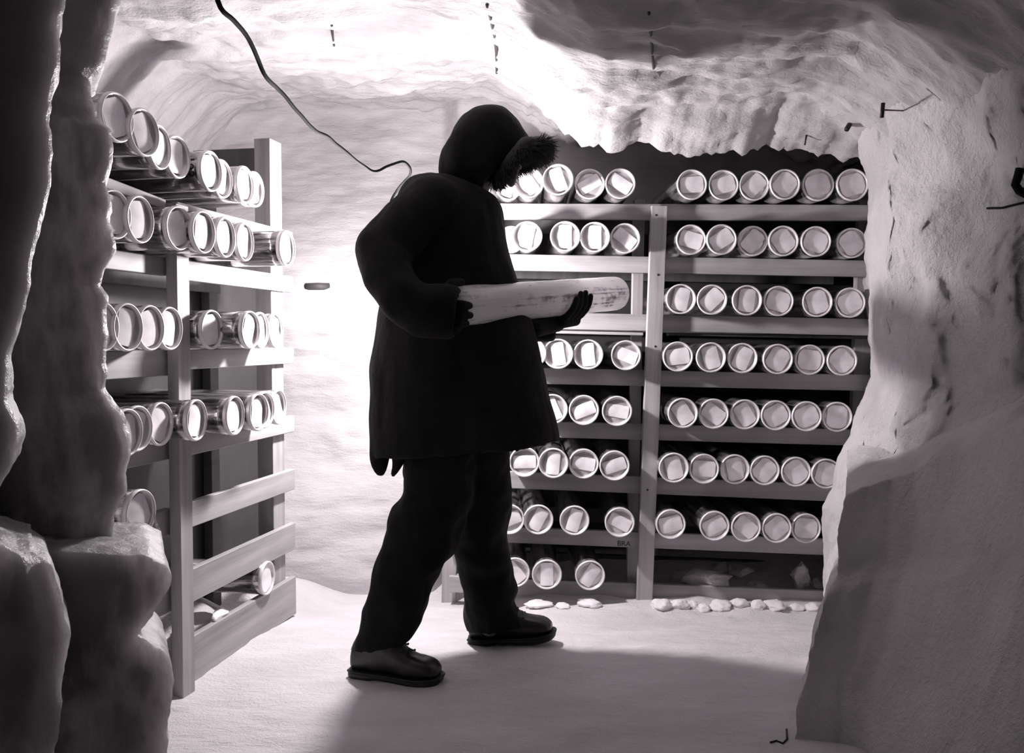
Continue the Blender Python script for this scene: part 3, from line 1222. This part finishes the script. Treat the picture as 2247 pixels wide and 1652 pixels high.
g2 = loft(rings + [ring_pts((1035, 1380), (1145, 1366), 3.12, .070)])
fuse('trousers', [g1, g2], 0.0075, M['trousers'], MAN, fold(0.009, 9, 11), 2)

# boots
UP = [(-.150, .030, .085, .022), (-.142, .026, .125, .034), (-.115, .026, .165, .042), (-.07, .026, .175, .044), (-.02, .026, .160, .045), (.02, .026, .132, .046), (.055, .026, .108, .050), (.09, .028, .098, .053),
      (.12, .030, .092, .051), (.14, .034, .082, .043), (.154, .040, .070, .028)]
SOLE = [(-.157, .012, .032, .020), (-.150, .002, .034, .036), (-.12, 0, .034, .045), (-.08, 0, .033, .046), (-.065, .006, .033, .045), (-.04, .008, .033, .045), (.0, .006, .033, .047), (.06, .001, .033, .053),
        (.11, .003, .036, .055), (.14, .009, .040, .047), (.157, .016, .042, .033), (.165, .024, .042, .018)]


def xring(x, z0, z1, hw, n=28, p=2.8):
    out = []
    for k in range(n):
        t = 2 * PI * k / n
        cs, sn = math.cos(t), math.sin(t)
        out.append(Vector((x, hw * math.copysign(abs(cs) ** (2 / p), cs), (z0 + z1) / 2 + (z1 - z0) / 2 * math.copysign(abs(sn) ** (2 / p), sn))))
    return out


def boot(loc, yaw, pitch, scale):
    mt = Matrix.Translation(loc) @ Matrix.Rotation(yaw, 4, 'Z') @ Matrix.Rotation(pitch, 4, 'Y') @ Matrix.Scale(scale, 4)

    def tr(geo):
        return [mt @ v - MAN.location for v in geo[0]], geo[1]
    b_ = empty('boot', (0, 0, 0))
    b_.parent = MAN
    up = loft(smooth_rings([xring(*r, p=2.3) for r in UP], 3))
    sh = loft(smooth_rings([[Vector((cx + rx * math.cos(2 * PI * k / 28), ry * math.sin(2 * PI * k / 28), z)) for k in range(28)] for cx, rx, ry, z in
                            ((-.072, .066, .040, .10), (-.064, .056, .040, .15), (-.058, .050, .038, .17))], 3))
    tw = fuse('boot_upper', [(tr(up)[0], up[1]), (tr(sh)[0], sh[1])], 0.005, M['boot'], empty('tmp', (0, 0, 0)), fold(0.0022, 18, 18), 1)
    tw.parent = b_
    s = loft(smooth_rings([xring(*r, p=3.5) for r in SOLE], 3))
    v_, f_ = tr(s)
    obj('sole', v_, f_, M['sole'], b_)
    welt = [Vector((x, sg * (hw + .001), z1 - .004)) for sg in (1,) for x, z0, z1, hw in SOLE] + [Vector((x, -(hw + .001), z1 - .004)) for x, z0, z1, hw in reversed(SOLE)]
    v_, f_ = tube_path(smooth_path(welt, 3), 0.0035, 6)
    v_, f_ = tr((v_, f_))
    obj('welt', v_, f_, M['sole'], b_)
    lc = []
    for k in range(3):
        x = .055 - k * .024
        z = .112 + k * .018
        lc.append(tube_path([Vector((x, -.030, z - .012)), Vector((x - .006, 0, z + .004)), Vector((x, .030, z - .012))], .0028, 6))
    for k in range(3):
        x = .055 - k * .024
        for sg in (-1, 1):
            lc.append(capsule(Vector((x, sg * .033, .100 + k * .018)), .004, Vector((x, sg * .034, .101 + k * .018)), .004, 8, 3))
    v_, f_ = tr(merge(*lc))
    obj('laces', v_, f_, M['sole'], b_)
    # toe-cap seam
    seam = [Vector((.085 - .012 * math.cos(t), .052 * math.sin(t), .030 + .067 * math.cos(t))) for t in [(-1.35 + 2.7 * i / 12) for i in range(13)]]
    v_, f_ = tube_path(seam, .0016, 6)
    v_, f_ = tr((v_, f_))
    obj('toe_seam', v_, f_, M['sole'], b_)
    return b_


for ob in (boot(P(866, 1492, 2.80) + Vector((0, 0, -0.004)), math.radians(-14), math.radians(2.0), 0.94), boot(P(1122, 1411, 3.12) + Vector((0, 0, 0.0)), math.radians(-6), math.radians(-5), 0.95)):
    pass
for ob in [x for x in bpy.data.objects if x.name.startswith('tmp')]:
    bpy.data.objects.remove(ob)

# ------------------------------------------------------------------ the held core
cA, cB = P(984, 673, 2.69), P(1348, 644, 3.26)
ax = (cB - cA).normalized()
CL = (cB - cA).length
RC = 0.0605
prof = [(0.0005, -0.004), (RC * .85, -0.003), (RC, 0.003)]
for i in range(24):
    prof.append((RC * (1 - 0.012 * (0.5 + 0.5 * math.sin(i * 1.9))), CL * (i + 1) / 25))
prof += [(RC * 0.99, CL), (RC * .95, CL + .012), (RC * .80, CL + .022), (RC * .45, CL + .029), (0.0005, CL + .031)]
v_, f_ = lathe(prof, 56)
rotm = Vector((0, 1, 0)).rotation_difference(ax).to_matrix().to_4x4()
v_ = [v * 1.0 for v in v_]
core = obj('ice_core', v_, f_, M['core'])
core.matrix_world = Matrix.Translation(cA) @ rotm
tag(core, 'long pale streaked ice core held level in both of the person\'s gloved hands', 'ice core')

# gloves
side = ax.cross(ZH).normalized()      # across the core, towards the camera side
if side.y > 0:
    side = -side
upv = side.cross(ax)
if upv.z < 0:
    upv = -upv


def cp(t, ang, r):
    """point round the core: t along the axis from cA, ang 0 = top, positive to the camera side"""
    return cA + ax * t + (upv * math.cos(ang) + side * math.sin(ang)) * r


# far hand: palm below, four fingers up the camera side, thumb up the far side
fr = 0.0105
T0 = 0.515
geos = []
palm = chain([cp(T0 - .035, 2.9, RC + .022), cp(T0 + .035, 2.9, RC + .021)], [.021, .019]) + chain([cp(T0 - .035, 3.6, RC + .024), cp(T0 + .03, 3.6, RC + .022)], [.021, .019])
geos += palm
geos += chain([cp(T0 - .145, 3.1, RC + .034), cp(T0 - .03, 3.2, RC + .026)], [.027, .026])
lens = [1.65, 1.42, 1.40, 1.58]
for k in range(4):
    tt = T0 - .036 + k * .0245
    a_end = lens[k]
    angs = [2.85, 2.55, 2.2, 1.9, a_end]
    pts = [cp(tt + 0.006 * i, a, RC + fr + 0.003 - (0.001 * i)) for i, a in enumerate(angs)]
    geos += chain(pts, [fr * 1.15, fr * 1.1, fr * 1.06, fr, fr * .92])
geos += chain([cp(T0 - .05, 3.7, RC + .018), cp(T0 - .035, 4.1, RC + .014), cp(T0 - .015, 4.5, RC + .012)], [.016, .013, .0115])
g_far = fuse('glove', geos, 0.0036, M['glove'], MAN, None, 2)
# near hand: hooked round the near end of the core, thumb along its top
geos = []
geos += chain([cp(-.12, 0, 0), cp(-.04, 0, 0)], [.036, .034])
geos += chain([cp(-.025, .3, .035), cp(-.025, 2.6, .035)], [.023, .023]) + chain([cp(-.025, 1.3, .03), cp(-.025, 4.2, .03)], [.023, .023])
geos += chain([cp(-.035, .6, .045), cp(-.008, .35, RC + .010), cp(.022, .25, RC + .012), cp(.046, .2, RC + .010)], [.020, .015, .013, .0115])
for k in range(4):
    a0 = 1.45 + k * .42
    e = (.020, .026, .024, .015)[k]
    pts = [cp(-.025, a0, .045), cp(-.010, a0 + .04, RC + .010), cp(.008, a0 + .08, RC + .011), cp(e, a0 + .12, RC + .009)]
    geos += chain(pts, [.015, .0125, .0115, .0105])
fuse('glove', geos, 0.0036, M['glove'], MAN, None, 2)

# ------------------------------------------------------------------ hanging lamp and its cable
cab = [(470, -330, 1.50), (470, -150, 1.55), (479, 0, 1.62), (512, 42, 1.70), (545, 86, 1.80), (566, 128, 1.88), (584, 168, 1.96), (612, 198, 2.08), (642, 231, 2.2), (668, 262, 2.32), (692, 287, 2.44), (716, 297, 2.54), (738, 316, 2.64),
       (770, 342, 2.76), (797, 363, 2.88), (820, 376, 2.95), (848, 366, 3.02), (872, 357, 3.08), (888, 357, 3.12), (900, 370, 3.15), (898, 385, 3.18), (884, 400, 3.22), (872, 415, 3.26)]
pts = [P(*c_) for c_ in cab]
lamp = empty('hanging_lamp', LAMP_POS + Vector((0, 0, .14)), 'bare bulb lamp hung on a black cable behind the person\'s back', 'lamp')
pts = smooth_path(pts + [LAMP_POS + Vector((0.0, 0, .22)), LAMP_POS + Vector((0, 0, .13))], 5)
pts = [p + Vector((0.003 * noise.noise(p * 9), 0, 0.004 * noise.noise(p * 11 + Vector((3, 3, 3))))) for p in pts]
v_, f_ = tube_path(pts, 0.0046, 10)
obj('cable', [v - lamp.location for v in v_], f_, M['cord'], lamp)
v_, f_ = lathe([(0.001, 0), (.016, 0), (.019, .01), (.019, .05), (.012, .062), (.001, .063)], 20)
obj('socket', [Vector((v.x, v.z, v.y)) + LAMP_POS + Vector((0, 0, .075)) - lamp.location for v in v_], f_, M['cord'], lamp)
v_, f_ = ellipsoid(LAMP_POS, (Vector((.04, 0, 0)), Vector((0, .04, 0)), Vector((0, 0, .048))), 12, 8)
bulb_me = obj('bulb', [v - lamp.location for v in v_], f_, M['bulb'], lamp)

# ------------------------------------------------------------------ snow lumps, ice chunks, pegs
def lump(name, c, sx, sy, sz, seed, label, cat, group, angular=False, rot=0.0):
    bm = bmesh.new()
    bmesh.ops.create_icosphere(bm, subdivisions=4 if not angular else 3, radius=1.0)
    rl = random.Random(seed)
    cuts = [(Vector((rl.gauss(0, 1), rl.gauss(0, 1), rl.gauss(0, 1))).normalized(), rl.uniform(.45, .8)) for _ in range(9 if angular else 4)]
    for v in bm.verts:
        p = v.co.copy()
        for nn, dd in cuts:
            e = p.dot(nn) - dd
            if e > 0:
                p -= nn * e * (0.95 if angular else 0.5)
        p *= 1 + 0.24 * noise.fractal(v.co * 1.5 + Vector((seed, 0, 0)), 1, 2, 4)
        p = Matrix.Rotation(rot, 3, 'Y') @ p
        v.co = Vector((p.x * sx, p.y * sy, p.z * sz))
    me = bpy.data.meshes.new(name)
    bm.to_mesh(me)
    bm.free()
    me.materials.append(M['chunk'])
    me.polygons.foreach_set('use_smooth', [not angular] * len(me.polygons))
    o = bpy.data.objects.new(name, me)
    C.objects.link(o)
    o.location = c
    tag(o, label, cat, group)
    return o


lumps = [(1455, 1312, 26, 14), (1490, 1308, 22, 13), (1520, 1318, 18, 11), (1545, 1316, 16, 10), (1582, 1318, 24, 14), (1622, 1328, 20, 11), (1664, 1326, 15, 13), (1700, 1328, 26, 12), (1748, 1324, 20, 10), (1785, 1322, 20, 11),
         (1180, 1306, 30, 9), (1295, 1309, 26, 10), (1235, 1308, 18, 7)]
PL = ['touching the right foot of the middle post', 'second right of the middle post', 'third right of the middle post', 'fourth right of the middle post', 'fifth right of the middle post, largest there', 'sixth right of the middle post', 'round and upright, below the tilted ice slab',
      'wide and grey, below the upright ice chunk', 'ninth right of the middle post', 'tenth and last before the right wall',
      'at the man\'s front heel side of the rack base', 'under the rightmost bottom-shelf tube', 'between two bottom-shelf tubes']
for k, (px, py, sx, sz) in enumerate(lumps):
    D = 3.55 + 0.012 * (k % 3)
    kx = D / F
    c = P(px, py, D)
    lump('snow_lump', (c.x, D, floor_z(c.x, D) + sz * kx * 0.35), sx * kx, sx * kx * .9, sz * kx, 20 + k, 'snow lump, back rack foot, ' + PL[k], 'snow lump', 'snow lumps along the back rack base')
chunks = [(1560, 1268, 62, 20, 3.80, .12, 'flat wedge-shaped snow slab lying on the empty bottom shelf'), (1620, 1252, 36, 17, 4.02, -.1, 'dim grey snow slab behind the wedge slab on the bottom shelf'),
          (1588, 1248, 26, 14, 4.10, .3, 'dark small snow slab at the back of the bottom shelf'), (1752, 1264, 25, 36, 3.82, .05, 'tall upright snow chunk on the bottom shelf near the right wall'),
          (1793, 1284, 15, 14, 3.84, 0, 'small snow chunk between the upright chunk and the right wall'), (1655, 1285, 26, 14, 3.95, 0, 'shaded snow chunk in the middle of the empty bottom shelf'),
          (1500, 1262, 28, 11, 4.05, 0, 'shaded snow heap behind the bottom rail beside the post')]
for k, (px, py, sx, sz, D, rot, lb) in enumerate(chunks):
    c = P(px, py, D)
    kx = D / F
    lump('snow_chunk', (c.x, D, c.z), sx * kx, min(.09, sx * kx), sz * kx, 60 + k, lb, 'snow chunk', 'snow chunks on the bottom shelf', True, rot)
for k, (px, py, sx, sz, rec, lb) in enumerate([(430, 1352, 42, 14, .22, 'snow slab under the bottom guard board of the left rack'), (408, 1392, 24, 14, .16, 'small snow lump inside the left rack beside the near post'),
                                               (482, 1350, 18, 12, .2, 'little snow lump further in under the left rack')]):
    D = 2.95
    c = P(px, py, D)
    lump('snow_chunk', (c.x, D, c.z), sx * D / F, .06, sz * D / F, 80 + k, lb, 'snow chunk', 'snow chunks in the left rack', True, 0)

from mathutils.bvhtree import BVHTree
SHELL = []
for ob in C.objects:
    if ob.get('kind') == 'structure':
        SHELL.append(BVHTree.FromPolygons([v.co.copy() for v in ob.data.vertices], [tuple(p.vertices) for p in ob.data.polygons]))


def on_shell(px, py, out=0.004):
    """(px, py, D) of the snow surface seen at a pixel, out metres in front of it"""
    r = ray(px, py).normalized()
    best = None
    for t in SHELL:
        h = t.ray_cast(Vector((0, 0, CAMZ)), r)
        if h[0] is not None and (best is None or h[3] < best):
            best = h[3]
    return (px, py, (best or 3.0) * r.y - out)


# T-shaped peg in the right wall
def peg(name, pts_r, label, cat, material=None, parent=None):
    gs = [tube_path([P(*a) for a in pp], r, 10) for pp, r in pts_r]
    v_, f_ = merge(*gs)
    o = obj(name, v_, f_, material or M['iron'], parent)
    if not parent:
        tag(o, label, cat)
    return o


e = on_shell(1984, 243)
peg('wall_peg', [([(1938, 226, e[2] - .11), (1935, 258, e[2] - .11)], .0062), ([(1936, 241, e[2] - .11), (1958, 242, e[2] - .06), (1986, 243, e[2] + .02)], .0024)], 'metal T-headed peg driven into the upper right wall', 'peg')
e = on_shell(1863, 276)
peg('wall_peg', [([(1858, 284, e[2] - .03), (1867, 268, e[2] + .01)], .009)], 'short dark peg stub in the snow above the right end of the back rack', 'peg')
e = on_shell(698, 629)
peg('wooden_plug', [([(672, 629, e[2] + .01), (698, 628, e[2] - .012), (722, 629, e[2] + .01)], .017)], 'dark wooden plug stuck in the snow wall right of the left rack', 'plug', M['dark_wood'])
peg('ceiling_twig', [([on_shell(*q) for q in ((1068, 10), (1076, 40), (1085, 80), (1089, 120), (1090, 160))], .0048)], 'curved dark stick half buried in the ceiling above the hood', 'stick', M['dark_wood'])
peg('ceiling_twig', [([on_shell(*q) for q in ((1424, 28), (1428, 70), (1431, 110), (1434, 150))], .0044)], 'straight dark stick half buried in the ceiling above the middle post', 'stick', M['dark_wood'])
peg('ceiling_twig', [([on_shell(*q) for q in ((728, 55), (730, 78), (733, 100))], .0045)], 'short faint stick in the bright ceiling right of the cable', 'stick', M['panel'])
e = on_shell(1768, 300)
peg('snow_spike', [([(1774, 272, e[2] - .006), (1769, 300, e[2] - .004), (1766, 318, e[2] - .004)], .0035)], 'thin dark spike at the snow lip above the right rack end', 'spike')
e = on_shell(1885, 352)
peg('wire_end', [([(1852, 367, e[2] - .02), (1872, 362, e[2] - .01), (1888, 352, e[2] + .01)], .0032), ([(1858, 366, e[2] - .02), (1868, 376, e[2] - .03)], .0025)], 'bent dark wire end at the top right corner of the back rack', 'wire')
peg('bent_wire', [([on_shell(*q, out=.003) for q in ((1690, 1629), (1704, 1625), (1718, 1631), (1727, 1622), (1726, 1600))], .0026)], 'small bent black wire on the floor by the right wall', 'wire')
e = on_shell(2236, 400)
peg('iron_hook', [([(2238, 370, e[2] - .03), (2233, 390, e[2] - .03), (2228, 405, e[2] - .03), (2236, 418, e[2] - .03), (2258, 430, e[2] + .0), (2275, 436, e[2] + .04)], .0115)], 'thick black hook at the right edge of the picture on the snow wall', 'hook', M['cord'])
peg('hook_cord', [([on_shell(*q) for q in ((2166, 457), (2200, 456), (2215, 452), (2240, 446), (2290, 438))], .0034)], 'thin dark cord on the right wall below the black hook', 'cord', M['cord'])
